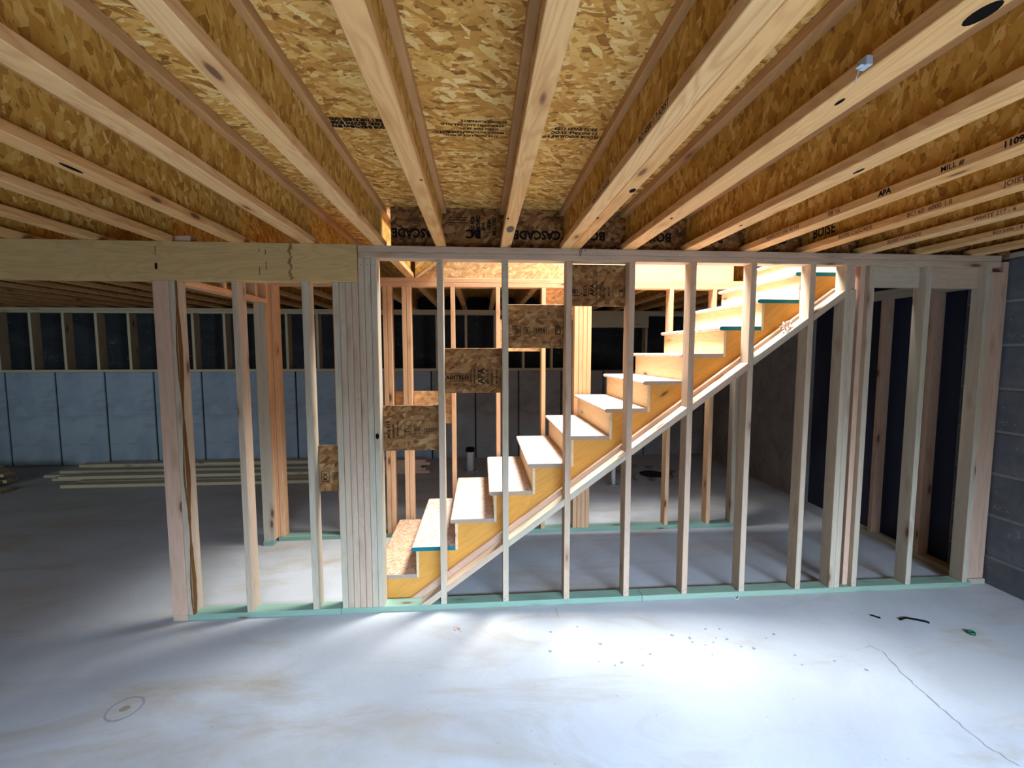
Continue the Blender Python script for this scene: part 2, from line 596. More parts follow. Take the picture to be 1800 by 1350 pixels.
CL0 = -0.628        # left face of the stud cluster
BEAM_END = CL0 + 4 * T
sw = empty('stud_wall', (1.6, 0.044, 0), label='long open stud frame of pale lumber in front of the staircase, stepped OSB squares and a diagonal rail between its studs', cat='stud wall')
sw['label'] = 'long pale stud frame before the staircase, with stepped OSB squares between studs'
tag(sw, cat='wall frame')
board('bottom_plate', CL0 - 0.01, 1.35, 0, W4, 0, T, W_GREEN, sw)
board('bottom_plate', 1.352, 3.775, 0, W4, 0, T, W_GREEN, sw)
board('top_plate', BEAM_END + 0.004, 3.80, 0, W4, H - 2 * T, H - T - 0.001, W_STUD, sw)
board('top_plate', BEAM_END + 0.004, 3.80, 0, W4, H - T, H, W_STUD, sw)
ZS = H - 2 * T
for i in range(4, 7):
    stud(sw, CL0 + i * T + 0.0005, T, ZS, W_STUD, w_=T - 0.002)
for i in range(0, 7):
    stud(sw, i * U, T, ZS, W_STUD)
stud(sw, 2.688, T, ZS, W_STUD)
stud(sw, 2.688 + T + 0.001, T, 2.10, W_STUD, name='jack_stud')
board('block', 2.688 + T + 0.001, 2.688 + 2 * T, 0.01, W4, 2.102, ZS, W_PINK, sw, axis=2)
stud(sw, 7 * U + 0.01, T, ZS, W_STUD)
board('stud', 7 * U - 0.03, 7 * U + 0.008, 0.03, W4 + 0.03, T, ZS, W_PINK, sw, axis=2)
stud(sw, 8 * U + 0.012, T, ZS, W_STUD)
stud(sw, 3.70, T, ZS, W_STUD)
board('blocking', 7 * U + 0.01 + T, 8 * U + 0.012, 0.05, W4, ZS - 0.135, ZS, W_STUD, sw, axis=0)
board('blocking', 8 * U + 0.012 + T, 3.70, 0.05, W4, ZS - 0.135, ZS, W_STUD, sw, axis=0)
# diagonal rail, cut between the studs
SL = 0.7284


def zd(x):
    return 0.779 + SL * (x - 0.886)


VT = T * math.sqrt(1 + SL * SL)
spans = [(None, 0.0)] + [(i * U + T, (i + 1) * U) for i in range(0, 6)] + [(6 * U + T, 2.688)]
ANG = math.atan(SL)
for a, b in spans:
    if a is None:
        xa = (T - zd(0)) / SL
        pts = [(xa, T), (xa + VT / SL, T), (b, zd(b) - VT), (b, zd(b))]
    else:
        j = random.uniform(-0.004, 0.004)
        pts = [(a, zd(a) - VT + j), (b, zd(b) - VT + j), (b, zd(b) + j), (a, zd(a) + j)]
    prism('diagonal_blocking', pts, 0.0, W4, W_STUD, sw, ANG)

# OSB fire-stop squares at the back of the bays
YP0, YP1 = W4 - 0.013, W4 - 0.001
P = [(CL0 + 7 * T, 0.0, 1.047, 1.342), (T, U, 1.42, 1.711), (U + T, 2 * U, 1.711, 1.993), (2 * U + T, 3 * U, 1.985, 2.252)]
plab = ['lowest of the stair frame squares, boxed stamps in a row', 'second square up, stamped with large letters', 'third square up, small boxed stamps', 'topmost square, tucked under the top plate']
pans = []
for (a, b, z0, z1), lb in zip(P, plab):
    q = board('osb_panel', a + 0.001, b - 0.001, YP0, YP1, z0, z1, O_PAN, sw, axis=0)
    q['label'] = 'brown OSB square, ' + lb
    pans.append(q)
X_, Z_ = (1, 0, 0), (0, 0, 1)
YI = YP0 - 0.0012


def ink(s, size, x, z, par, rot=0, squash=1.0, bold=0.0, mat=None):
    if rot == 0:
        M = frameM((x, YI, z), X_, Z_)
    elif rot == 90:
        M = frameM((x, YI, z), (0, 0, 1), (-1, 0, 0))
    else:
        M = frameM((x, YI, z), (-1, 0, 0), (0, 0, -1))
    return text('lettering', s, size, M, mat or INK, par, squash, bold)


p1, p2, p3, p4 = pans
a = P[0][0]
ink('MILL 517', 0.030, a + 0.035, 1.185, p1, 90, 1.0, 0.0008)
ink('EXPOSURE', 0.018, a + 0.065, 1.175, p1, 90, 1.0, 0.0008)
ink('SIZED FOR SPACING', 0.012, a + 0.092, 1.19, p1, 90, 0.9, 0.0006)
stampbox(a + 0.155, 1.18, 0.042, 0.062, YI, p1)
ink('TS', 0.036, a + 0.155, 1.18, p1, 90, 1.0, 0.0008)
stampbox(a + 0.215, 1.18, 0.038, 0.042, YI, p1)
ink('ST', 0.026, a + 0.215, 1.18, p1, 0, 1.0, 0.001)
stampbox(a + 0.30, 1.175, 0.08, 0.034, YI, p1)
ink('2020', 0.03, a + 0.298, 1.175, p1, 0, 1.0, 0.0008)
a = P[1][0]
ink('ADITRED', 0.036, a + 0.08, 1.52, p2, 0, 1.0, 0.001)
board('stamp_line', a + 0.0, a + 0.165, YI - 0.0003, YI, 1.497, 1.500, INK, p2, 0, 0)
board('stamp_line', a + 0.0, a + 0.165, YI - 0.0003, YI, 1.543, 1.546, INK, p2, 0, 0)
board('stamp_line', a + 0.163, a + 0.166, YI - 0.0003, YI, 1.497, 1.560, INK, p2, 2, 0)
ink('APA', 0.055, a + 0.235, 1.53, p2, 90, 1.0, 0.0012)
ink('RATED SHEATHING', 0.013, a + 0.19, 1.53, p2, 90, 0.9, 0.0005)
ink('24/16  7/16 IN', 0.022, a + 0.275, 1.525, p2, 90, 0.75, 0.0008)
ink('EXPOSURE 1', 0.02, a + 0.305, 1.52, p2, 90, 0.9, 0.0006)
ink('PRP-108 HUD', 0.018, a + 0.335, 1.525, p2, 90, 0.9, 0.0006)
for dx in (0.172, 0.212, 0.258, 0.29):
    board('stamp_line', a + dx, a + dx + 0.002, YI - 0.0003, YI, 1.465, 1.60, INK, p2, 2, 0)
a = P[2][0]
stampbox(a + 0.068, 1.822, 0.038, 0.066, YI, p3)
ink('TS1', 0.03, a + 0.068, 1.822, p3, 90, 0.9, 0.0008)
stampbox(a + 0.125, 1.825, 0.042, 0.042, YI, p3)
ink('S', 0.034, a + 0.125, 1.825, p3, 0, 1.2, 0.001)
stampbox(a + 0.212, 1.822, 0.085, 0.04, YI, p3)
ink('2028', 0.034, a + 0.212, 1.822, p3, 0, 1.0, 0.001)
board('stamp_line', a + 0.268, a + 0.270, YI - 0.0003, YI, 1.80, 1.86, INK, p3, 2, 0)
ink('CSP', 0.04, a + 0.335, 1.83, p3, 90, 1.0, 0.0012)
board('stamp_line', a + 0.312, a + 0.316, YI - 0.0003, YI, 1.795, 1.86, INK, p3, 2, 0)
a = P[3][0]
ink('ED', 0.034, a + 0.035, 2.078, p4, 0, 1.0, 0.001)
board('stamp_line', a + 0.0, a + 0.066, YI - 0.0003, YI, 2.052, 2.055, INK, p4, 0, 0)
board('stamp_line', a + 0.064, a + 0.067, YI - 0.0003, YI, 2.052, 2.10, INK, p4, 2, 0)
ink('APA', 0.042, a + 0.148, 2.09, p4, 90, 1.0, 0.0012)
ink('B I L L', 0.03, a + 0.10, 2.085, p4, 90, 0.9, 0.001)
ink('RATED SHEATHING', 0.014, a + 0.178, 2.09, p4, 90, 0.85, 0.0005)
ink('32/16 SIZED', 0.014, a + 0.20, 2.085, p4, 90, 0.9, 0.0005)
ink('EXPOSURE 1', 0.018, a + 0.228, 2.075, p4, 90, 0.95, 0.0006)
ink('MILL 425', 0.016, a + 0.258, 2.08, p4, 90, 0.95, 0.0006)
for dx in (0.078, 0.122, 0.170, 0.215, 0.285):
    board('stamp_line', a + dx, a + dx + 0.0025, YI - 0.0003, YI, 2.03, 2.145, INK, p4, 2, 0)
stampbox(a + 0.345, 2.085, 0.036, 0.07, YI, p4)
ink('S', 0.03, a + 0.343, 2.085, p4, 90, 1.0, 0.001)
bm = bmesh.new()
def _nail(x, z, y=-0.0006, r=0.0028):
    bm.faces.new([bm.verts.new((x + r * math.cos(-k * 0.7854), y, z + r * math.sin(-k * 0.7854))) for k in range(8)])


for i in range(7):
    _nail(i * U + 0.012, 0.062 + random.uniform(-0.006, 0.006)); _nail(i * U + 0.026, 0.075)
    _nail(i * U + 0.02, H - 2 * T - 0.03)
    _nail(i * U + random.uniform(0.05, 0.35), H - 0.02 - random.uniform(0, 0.03)); _nail(i * U + random.uniform(0.05, 0.35), H - 0.058)
for x in (2.70, 2.74, 2.87, 3.28, 3.72):
    _nail(x, 0.065); _nail(x + 0.008, H - 2 * T - 0.035); _nail(x + 0.1, H - 0.02)
for i in range(4, 7):
    _nail(CL0 + i * T + 0.02, H - 2 * T - 0.04)
me = bpy.data.meshes.new('nails')
bm.to_mesh(me)
bm.free()
link('nail_heads', me, INKB, sw)['kind'] = 'stuff'
# big knot on the cluster
cyl('knot', CL0 + 6.5 * T + 0.002, 0, 0, 0.001, 0.011, BLACK, sw, 14).matrix_basis = sw.matrix_basis.inverted() @ (Matrix.Translation((CL0 + 6.45 * T, 0.0005, 1.158)) @ Matrix.Rotation(math.pi / 2, 4, 'X') @ Matrix.Scale(1.7, 4, (0, 1, 0)))

# ------------------------------------------------------------------ left short frame under the beam
BZ0 = 2.112
lw = empty('stud_wall', (-1.1, 0.044, 0), label='short stud frame under the beam end, left of the thick stud cluster', cat='wall frame')
board('bottom_plate', -1.575, CL0 - 0.012, 0, W4, 0, T, W_GREEN, lw)
board('bottom_plate', -1.668, -1.577, 0, W4, 0, T, W_STUD, lw)
board('end_post', -1.668, -1.578, 0.0, T, T, BZ0, W_PINK, lw, axis=2)['label'] = 'wide pinkish end post turned flat to the room'
s1 = stud(lw, -1.576, T, BZ0, W_STUD)
bm = bmesh.new()
n = 40
rowa, rowb, rowc = [], [], []
for i in range(n + 1):
    z = T + (BZ0 - T) * i / n
    ww = 0.009 + 0.008 * math.sin(i * 0.45) + random.uniform(-0.002, 0.003)
    rowa.append(bm.verts.new((-1.576 + T - ww * 0.9, -0.0008, z)))
    rowb.append(bm.verts.new((-1.576 + T + 0.0015, 0.0005, z)))
    rowc.append(bm.verts.new((-1.576 + T + 0.0015, 0.012 + ww * 1.3, z)))
for i in range(n):
    bm.faces.new((rowa[i], rowb[i], rowb[i + 1], rowa[i + 1]))
    bm.faces.new((rowb[i], rowc[i], rowc[i + 1], rowb[i + 1]))
me = bpy.data.meshes.new('bark_mesh')
bm.to_mesh(me)
bm.free()
o = link('bark_edge', me, BARK, lw)
o['label'] = 'ragged brown bark edge on the stud'
stud(lw, -3 * U, T, BZ0)
stud(lw, -2 * U, T, BZ0)
for i in range(4):
    stud(lw, CL0 + i * T, T, BZ0, W_STUD, w_=T - 0.002)
q = board('osb_panel', -2 * U + T + 0.001, CL0 - 0.001, YP0, YP1, 0.788, 1.09, O_PAN, lw, axis=0)
q['label'] = 'greyish OSB offcut between stud and cluster'
cx = -0.70
stampbox(-0.735, 0.885, 0.05, 0.066, YI, q)
ink('KX', 0.036, -0.735, 0.885, q, 90, 1.0, 0.001)
stampbox(-0.668, 0.888, 0.044, 0.046, YI, q)
ink('TS', 0.03, -0.668, 0.888, q, 90, 1.0, 0.001)

# ------------------------------------------------------------------ beam
bmn = empty('support_beam', (-4, 0, BZ0), label='long yellowish laminated beam carrying the joists at upper left', cat='beam')
board('beam_ply', -9.0, BEAM_END, -0.022, 0.0205, BZ0, H, W_BEAM, bmn)
board('beam_ply', -9.0, BEAM_END, 0.0215, 0.064, BZ0, H, W_BEAM, bmn)
DRIP = plain('glue_drip', (0.30, 0.17, 0.05), 0.4, nz=0.5, scale=40)
bm = bmesh.new()
L_, R_ = [], []
for i in range(25):
    z = H - 0.002 - 0.215 * i / 24
    x = -0.862 + 0.006 * math.sin(i * 0.9) + 0.004 * math.sin(i * 2.3)
    hw = 0.004 + 0.006 * abs(math.sin(i * 0.35 + 0.4))
    L_.append(bm.verts.new((x - hw, -0.0228, z)))
    R_.append(bm.verts.new((x + hw, -0.0228, z)))
for i in range(24):
    bm.faces.new((L_[i + 1], R_[i + 1], R_[i], L_[i]))
me = bpy.data.meshes.new('drip')
bm.to_mesh(me)
bm.free()
link('glue_drip', me, DRIP, bmn)
for x, z, w_, h_ in ((-1.005, 2.28, 0.003, 0.03), (-1.003, 2.20, 0.003, 0.05), (-1.04, 2.29, 0.003, 0.02), (-1.042, 2.17, 0.003, 0.05), (-1.63, 2.19, 0.014, 0.035), (-1.625, 2.28, 0.003, 0.05)):
    board('pencil_mark', x, x + w_, -0.0232, -0.0224, z - h_ / 2, z + h_ / 2, INK, bmn, 2, 0)
blk = board('wood_block', -1.520, -1.432, -0.01, 0.06, H, H + 0.036, W_PINK)
tag(blk, 'small pinkish wood offcut standing on top of the beam', 'wood block')

# ------------------------------------------------------------------ I-joists
def joist(name, x0, w_, y0, y1, label, group, fm=None, text_=None):
    e = empty(name, (x0 + w_ / 2, y0, H), label=label, cat='joist', group=group)
    fm = fm or W_FLAN
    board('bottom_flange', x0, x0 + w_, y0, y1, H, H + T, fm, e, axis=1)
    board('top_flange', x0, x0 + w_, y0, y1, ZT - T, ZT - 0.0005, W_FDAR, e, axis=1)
    board('web', x0 + w_ / 2 - 0.005, x0 + w_ / 2 + 0.005, y0, y1, H + T, ZT - T, O_WEB, e, axis=1, bev=0)
    return e


GJ = 'floor joists over the front room'
YJ0 = -5.15
labsR = {
    0: (-0.003, 0.0635, 'pale wavy-grained joist passing left of centre, landing above the leftmost stair stud'),
    1: (0.396, 0.0635, 'central joist with a dark smudge near its end, running nearly straight ahead'),
    2: (0.775, 0.0625, 'left half of the doubled joist right of centre'),
    3: (0.8385, 0.0625, 'right half of the doubled joist, with a black knot on its bottom'),
    4: (1.168, 0.0889, 'joist right of the doubled pair, with a big black knot and metal clip'),
    5: (1.572, 0.0889, 'second joist right of the doubled pair, brown stain along its lower edge'),
    6: (1.968, 0.0889, 'third joist right of the doubled pair, edge printed with a mill number'),
    7: (2.368, 0.0889, 'fourth joist right of the doubled pair, maker name printed on its edge'),
    8: (2.768, 0.0889, 'fifth joist right of the doubled pair, faint print on its edge'),
    9: (3.172, 0.0889, 'sixth joist right of the doubled pair, second from the block wall'),
    10: (3.578, 0.0889, 'last joist on the right, nearest the block wall'),
}
J = {}
for i, (x, w_, lb) in labsR.items():
    J[i] = joist('floor_joist', x, w_, YJ0, 0.053, lb, GJ)
labsL = ['joist left of centre whose end shows a bright white strip beside the rim',
         'second joist left of centre, landing just above the glue drip of the beam',
         'third joist left of centre, with an oval black knot, over the beam',
         'fourth joist left of centre, landing near the wood offcut on the beam',
         'fifth joist left of centre, lowest long one at upper left',
         'sixth joist left of centre, only its end seen above the beam at the left edge']
for i in range(21):
    wj = 0.0635 if i == 0 else 0.08
    x1 = -0.312 - U * i
    y1 = 4.45
    if i < 6:
        joist('floor_joist', x1 - wj, wj, YJ0, y1, labsL[i], 'floor joists crossing the beam')
    else:
        joist('floor_joist', x1 - wj, wj, YJ0, y1, 'dim joist among those running into the dark beyond the beam at far left', 'dark joists at far left')
for i in range(10):
    x = [-0.003, 0.396, 0.80, 1.168, 1.572, 1.968, 2.368, 2.768, 3.172, 3.578][i]
    joist('floor_joist', x, 0.0635, 1.165, 4.45, 'dim joist above the rear room, seen between the orange-lit studs', 'joists beyond the stairwell')


def lab_on_joist(i, s, size, y, dark=False, dz=0.0, bold=0.0004):
    x = labsR[i][0] - 0.0012
    M = frameM((x, y, H + T / 2 + dz), (0, -1, 0), (0, 0, 1))
    text('lettering', s, size, M, INK if dark else INKB, J[i], 1.0, bold)


lab_on_joist(6, '0B 16', 0.030, -0.72)
lab_on_joist(6, 'APA', 0.030, -0.98, True, 0, 0.0015)
lab_on_joist(6, 'MILL #', 0.027, -1.24, True)
lab_on_joist(6, '1109', 0.028, -1.42, True, 0, 0.001)
lab_on_joist(6, 'WHITE PLY ON  56 102', 0.026, -0.36)
lab_on_joist(7, 'BOISE CASCADE', 0.030, -0.40)
lab_on_joist(7, 'BCI 60  6000 1.8', 0.030, -0.80)
lab_on_joist(7, 'JOIST 1', 0.030, -1.14)
lab_on_joist(8, 'BOISE CASCADE', 0.028, -0.30)
lab_on_joist(8, 'WHITE 217 - 6', 0.028, -0.75)
lab_on_joist(9, 'BCI 5000 1.8', 0.026, -0.5)
# large stencil on the web of the fourth right joist
text('lettering', 'BOISE', 0.085, frameM((labsR[7][0] + 0.0889 / 2 - 0.0062, -0.13, H + 0.10), (0, -1, 0), (0, 0, 1)), INK, J[7], 0.8, 0.002)
lab_on_joist(2, 'WHITE PLY ON SIDE', 0.028, -0.9, True)
lab_on_joist(2, 'BCI 5000 1.7 JOIST', 0.028, -1.45, True)
# knots and stains on the undersides
def under_knot(par, x, y, rx, ry, mat=None, rz=0.0):
    o = cyl('knot', 0, 0, 0, 0.0008, 1.0, mat or BLACK, par, 16)
    W = par.matrix_basis
    o.matrix_basis = W.inverted() @ (Matrix.Translation((x, y, H - 0.0011)) @ Matrix.Rotation(rz, 4, 'Z') @ Matrix.Diagonal((rx, ry, 1, 1)))
    return o


under_knot(J[4], 1.235, -1.915, 0.019, 0.032)
under_knot(J[4], 1.205, -1.62, 0.006, 0.016)
under_knot(J[4], 1.20, -0.64, 0.005, 0.014)
under_knot(J[3], 0.884, -0.98, 0.012, 0.022)
under_knot(J[3], 0.84, -0.62, 0.006, 0.010)
under_knot(J[5], 1.63, -1.22, 0.007, 0.024)
under_knot(J[5], 1.61, -0.55, 0.005, 0.014)
SMUDGE = plain('grey_smudge', (0.16, 0.11, 0.07), 0.8, nz=0.8, scale=25)
under_knot(J[1], 0.43, -0.40, 0.020, 0.06, SMUDGE)
under_knot(J[1], 0.407, -0.58, 0.005, 0.012)
under_knot(J[0], 0.050, -1.03, 0.006, 0.009, plain('brown_knot', (0.2, 0.09, 0.03)))
for o in list(col.objects):
    if o.name.startswith('floor_joist') and o.get('label', '').startswith('third joist left'):
        under_knot(o, -1.165, -1.05, 0.010, 0.045)

clip = empty('metal_clip', (1.155, -1.74, H + 0.01), label='small bent metal clip on the edge of the joist right of the pair', cat='clip')
board('clip_plate', 1.150, 1.1665, -1.755, -1.73, H + 0.005, H + 0.026, STEEL, clip, 2, 0.001)
board('clip_tab', 1.140, 1.152, -1.75, -1.735, H + 0.006, H + 0.009, STEEL, clip, 0, 0.0005)
tube('clip_nail', [(1.15, -1.74, H + 0.008), (1.145, -1.735, H - 0.012), (1.152, -1.725, H - 0.02)], 0.0012, STEEL, clip)

# ------------------------------------------------------------------ rim boards between the joists on the stair wall
edges = [(-0.285, 0.029), (0.029, 0.428), (0.428, 0.838), (0.838, 1.2125), (1.2125, 1.6165), (1.6165, 2.0125),
         (2.0125, 2.4125), (2.4125, 2.8125), (2.8125, 3.2165), (3.2165, 3.6225), (3.6225, 3.93)]
rl = ['dark stencilled rim piece left of the pale wavy joist, leftmost of the row',
      'dark rim piece with blurred stencils between the pale wavy and central joists',
      'dark rim piece with upside-down letters right of the central joist',
      'dark rim piece right of the doubled joist, above the topmost OSB square',
      'dark rim piece, fifth from the left above the stair frame',
      'dark rim piece, sixth from the left above the stair frame',
      'dark rim piece, seventh from the left above the stair frame',
      'dark rim piece above the stair top',
      'dark rim piece, third from the block wall',
      'dark rim piece, second from the block wall',
      'dark rim piece in the corner by the block wall']
rt = ['CASCADE', 'BC', 'CASCADE', 'BC', 'BOISE', 'BC', 'CASC', 'BC', '', '', '']
YR = 0.055
for (a, b), lb, tx in zip(edges, rl, rt):
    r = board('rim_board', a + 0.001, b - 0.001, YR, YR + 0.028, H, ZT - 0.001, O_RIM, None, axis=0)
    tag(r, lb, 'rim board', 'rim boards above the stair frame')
    if tx:
        wd = min(0.3, b - a - 0.02)
        t = text('lettering', tx, 0.075, frameM(((a + b) / 2, YR - 0.0012, H + 0.095), (-1, 0, 0), (0, 0, -1)), INK, r, 1.0, 0.003)
        xs_ = [v.co.x for v in t.data.vertices]
        k = min(1.0, wd / (max(xs_) - min(xs_)))
        for v in t.data.vertices:
            v.co.x *= k
for (xa, xb, ra) in ((0.08, 0.20, 1), (0.97, 1.0, 3)):
    pass
r1 = [o for o in col.objects if o.name.startswith('rim_board')][1]
for k in range(3):
    board('stamp_line', 0.075, 0.19, YR - 0.0014, YR - 0.0008, H + 0.158 + k * 0.016, H + 0.162 + k * 0.016, INK, r1, 0, 0)
for k in range(5):
    text('lettering', ['SIZED FOR', 'RIM BOARD', 'APA', '1-1/8 IN', 'MILL 1103'][k], 0.032, frameM((0.225 + 0.034 * k, YR - 0.0012, H + 0.14), (0, 0, 1), (-1, 0, 0)), INK, r1, 0.8, 0.0015)
r2 = [o for o in col.objects if o.name.startswith('rim_board')][2]
board('stamp_line', 0.495, 0.499, YR - 0.0014, YR - 0.0008, H + 0.05, H + 0.20, INK, r2, 2, 0)

# print on the subfloor sheets (seen upside down)
def subtext(s, size, x, y, bold=0.0004, sq=1.0):
    M = frameM((x, y, ZT - 0.0012), (-1, 0, 0), (0, 1, 0))
    text('lettering', s, size, M, INK, ceiling, sq, bold)


for k, (s, x) in enumerate((('THIS PRODUCT IS SIZED', 0.235), ('MANUFACTURED UNDER', 0.25), ('SIZED FOR 24 IN', 0.27), ('STRENGTH AND PARALLEL', 0.24), ('ACROSS SUPPORTS', 0.29))):
    subtext(s, 0.021, x, -0.86 - 0.028 * k, 0.0006)
subtext('FLOOR 24 OC 23/32', 0.022, 0.11, -0.88, 0.0006)
for k, s in enumerate(('FLOOR EXPOSURE 1', 'T1 INSTALL 24 OC', '23/32 INCH 1103')):
    subtext(s, 0.028, 0.66, -0.88 - 0.03 * k, 0.0012, 0.85)
subtext('THIS SIDE 0 OR 1 IN', 0.02, 0.52, -0.87, 0.0004, 0.7)
for k, s in enumerate(('RATED FLOOR SHEATHING SPAN', 'TONGUE AND GROOVE EDGE', 'EXPOSURE 1 THICKNESS 23/32')):
    subtext(s, 0.028, -0.17, -0.90 - 0.026 * k, 0.0022, 0.72)

# loose wire on the top plate
wi = tube('wire_scrap', [(0.90, -0.004, H + 0.012), (0.893, -0.010, H - 0.02), (0.897, -0.010, H - 0.045), (0.90, -0.008, H - 0.05), (0.905, -0.012, H - 0.02), (0.912, -0.006, H + 0.004), (0.925, -0.010, H + 0.001), (0.932, -0.012, H - 0.018)], 0.0022, WIRE)
tag(wi, 'short twisted dark wire hanging over the top plate by the doubled joist', 'wire')

# ------------------------------------------------------------------ stairs
st = empty('staircase', (1.1, 0.6, 0), label='straight open-sided wooden staircase with orange stringer rising to the right', cat='staircase')
RISE, RUN, X1 = 0.1866, 0.2641, -0.473
SY0, SY1 = 0.130, 1.10
TH = 0.027


def zt(i):
    return RISE * i - 0.006


def xn(i):
    return X1 + RUN * (i - 1)


teal = {2, 10, 11, 12}
for i in range(1, 14):
    xa, xb = xn(i), xn(i + 1) + 0.032
    z1 = zt(i)
    # tread with rounded nosing
    pts = [(xb, z1 - TH), (xb, z1)]
    for k in range(7):
        t = math.pi / 2 + math.pi * k / 6
        pts.append((xa + TH / 2 + TH / 2 * math.cos(t), z1 - TH / 2 + TH / 2 * math.sin(t)))
    tr = prism('tread', pts, SY0 + 0.0015, SY1, O_TREAD1 if i == 1 else O_TREAD, st, 0.0, 0.0)
    if i in teal:
        e = prism('end_cap', pts, SY0 - 0.0012, SY0 + 0.0013, TEAL, tr, 0.0, 0.0)
        tr['label'] = 'tread with teal painted end'
    else:
        prism('end_cap', pts, SY0 - 0.0002, SY0 + 0.0013, EDGE, tr, 0.0, 0.0)
for i in range(1, 15):
    xa = xn(i) + 0.033
    z0 = 0.0 if i == 1 else zt(i - 1) - TH
    z1 = zt(i) - TH
    board('riser', xa, xa + 0.019, SY0, SY1, max(0, z0), z1, W_RISE, st, axis=1)


def stringer(y0, y1, nm):
    top = []
    for i in range(1, 14):
        top.append((xn(i) + 0.052, zt(i) - TH))
        top.append((xn(i + 1) + 0.052, zt(i) - TH))
    top.append((xn(14) + 0.052, zt(14) - TH - 0.02))
    c = 0.735 - 0.7066 * 0.886
    xend = xn(14) + 0.065
    top.append((xend, zt(14) - TH - 0.02))
    pts = [(xn(1) + 0.052, 0.0)] + top + [(xend, 0.7066 * xend + c), (-c / 0.7066, 0.0)]
    return prism(nm, pts, y0, y1, W_STRG, st, 0.62, 0.0)


stringer(SY0, SY0 + 0.036, 'stringer')
stringer(0.60, 0.636, 'stringer')
stringer(SY1 - 0.038, SY1 - 0.002, 'stringer')
# spacer board nailed to the stringer, just behind the diagonal rail
xa, xb = -0.235, 2.75
c0 = 0.10 + 0.7066 * 0.12
off = 0.055
pts = [(-0.245, 0.0), (-0.05, 0.0), (xb, 0.72 * (xb + 0.05)), (xb, zd(xb) + 0.035)]
prism('spacer_board', [(-0.25, 0.001), (-0.10, 0.001), (2.70, zd(2.70) - 0.03), (2.70, zd(2.70) + 0.022)], W4 + 0.002, SY0 - 0.002, W_PINK, st, ANG)
shv = bmesh.new()
for k in range(26):
    M = Matrix.Translation((2.33 + random.uniform(-0.04, 0.03), 0.045 + random.uniform(-0.02, 0.02), 0)) @ Matrix.Rotation(random.uniform(0, 3), 4, (random.random(), random.random(), random.random()))
    r_ = bmesh.ops.create_cube(shv, size=1, matrix=Matrix.Identity(4))
    zz = random.uniform(0.0, 0.055)
    for v in r_['verts']:
        v.co = M @ Vector((v.co.x * 0.022, v.co.y * 0.012, v.co.z * 0.003))
        v.co.z += zd(2.33) + 0.003 + zz
me = bpy.data.meshes.new('shavings')
shv.to_mesh(me)
shv.free()
o = link('wood_shavings', me, SHAV)
tag(o, 'small pile of curled wood shavings on the diagonal rail near the stair top', 'shavings', kind='stuff')

# ------------------------------------------------------------------ second stud wall beyond the stairs
Y2 = 1.142
w2 = empty('stud_wall', (0.6, Y2, 0), label='orange-lit stud frame on the far side of the staircase', cat='wall frame')
board('bottom_plate', -1.545, 2.70, Y2, Y2 + W4, 0, T, W_GREEN, w2)
board('top_plate', -1.64, 3.90, Y2, Y2 + W4, H - 2 * T, H - T - 0.001, W_BOUNCE, w2)
board('top_plate', -1.64, 3.90, Y2, Y2 + W4, H - T, H, W_BOUNCE, w2)
for x in (-1.565, -1.525, -1.01, -0.585, -0.545, -0.42, -0.38, 0.004, 0.406, 0.817, 1.118, 1.158, 1.197, 1.236, 1.60, 2.00, 2.411, 2.655):
    stud(w2, x, T, ZS, W_STUD if x > 2.5 else W_BOUNCE, y0=Y2, w_=T - 0.001)
for x in (3.70,):
    stud(w2, x, T, ZS, W_PINK, y0=Y2, w_=T - 0.001)
for a, b, z0, z1 in ((-0.505, -0.42, 1.03, 1.33), (-0.342, 0.004, 1.03, 1.33), (0.042, 0.406, 1.36, 1.66), (0.444, 0.817, 1.69, 1.98), (0.855, 1.118, 1.98, ZS - 0.001)):
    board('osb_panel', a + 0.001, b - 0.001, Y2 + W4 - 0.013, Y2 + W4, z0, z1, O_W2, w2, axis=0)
rimw = board('rim_board', -0.30, 1.20, Y2 + 0.002, Y2 + 0.022, H, ZT - 0.001, O_W2, None, axis=0)
tag(rimw, 'bright pinkish OSB rim lining the stairwell above the orange-lit studs', 'rim board')
rim2 = board('rim_board', 1.202, 2.60, Y2 + 0.002, Y2 + 0.022, H, ZT - 0.001, W_BOUNCE, None, axis=0)
tag(rim2, 'smooth orange-lit rim board lining the stairwell beside the upper treads', 'rim board')
rim3 = board('rim_board', 3.065, 3.09, 0.1, Y2, H, ZT - 0.001, W_RISE, None, axis=1)
tag(rim3, 'pale header across the head of the stairs', 'rim board')
# sloped boards of the upper flight seen through the opening
uf = empty('upper_stair_brace', (-0.2, 1.08, H), label='thin sloping boards in the stairwell corner above the orange-lit top plate', cat='brace')
sl2 = 0.72
for dx, yy, tk, mt in ((0.0, 1.10, 0.010, W_RISE), (-0.11, 1.02, 0.016, W_RISE)):
    x0_ = -0.285 + dx * 0.0
    z0_ = H + 0.002 - dx * 0.6
    prism('sloping_board', [(x0_, z0_), (x0_ + 0.02, z0_), (x0_ + 0.32, z0_ + 0.30 * sl2), (x0_ + 0.30, z0_ + 0.30 * sl2 + tk)], yy, yy + 0.03, mt, uf, math.atan(sl2), 0.0)
prism('osb_gusset', [(-0.283, H + 0.022), (-0.02, H + 0.022 + 0.24 * sl2), (-0.283, H + 0.022 + 0.24 * sl2)], 1.115, 1.128, O_WEB, uf, 0, 0)

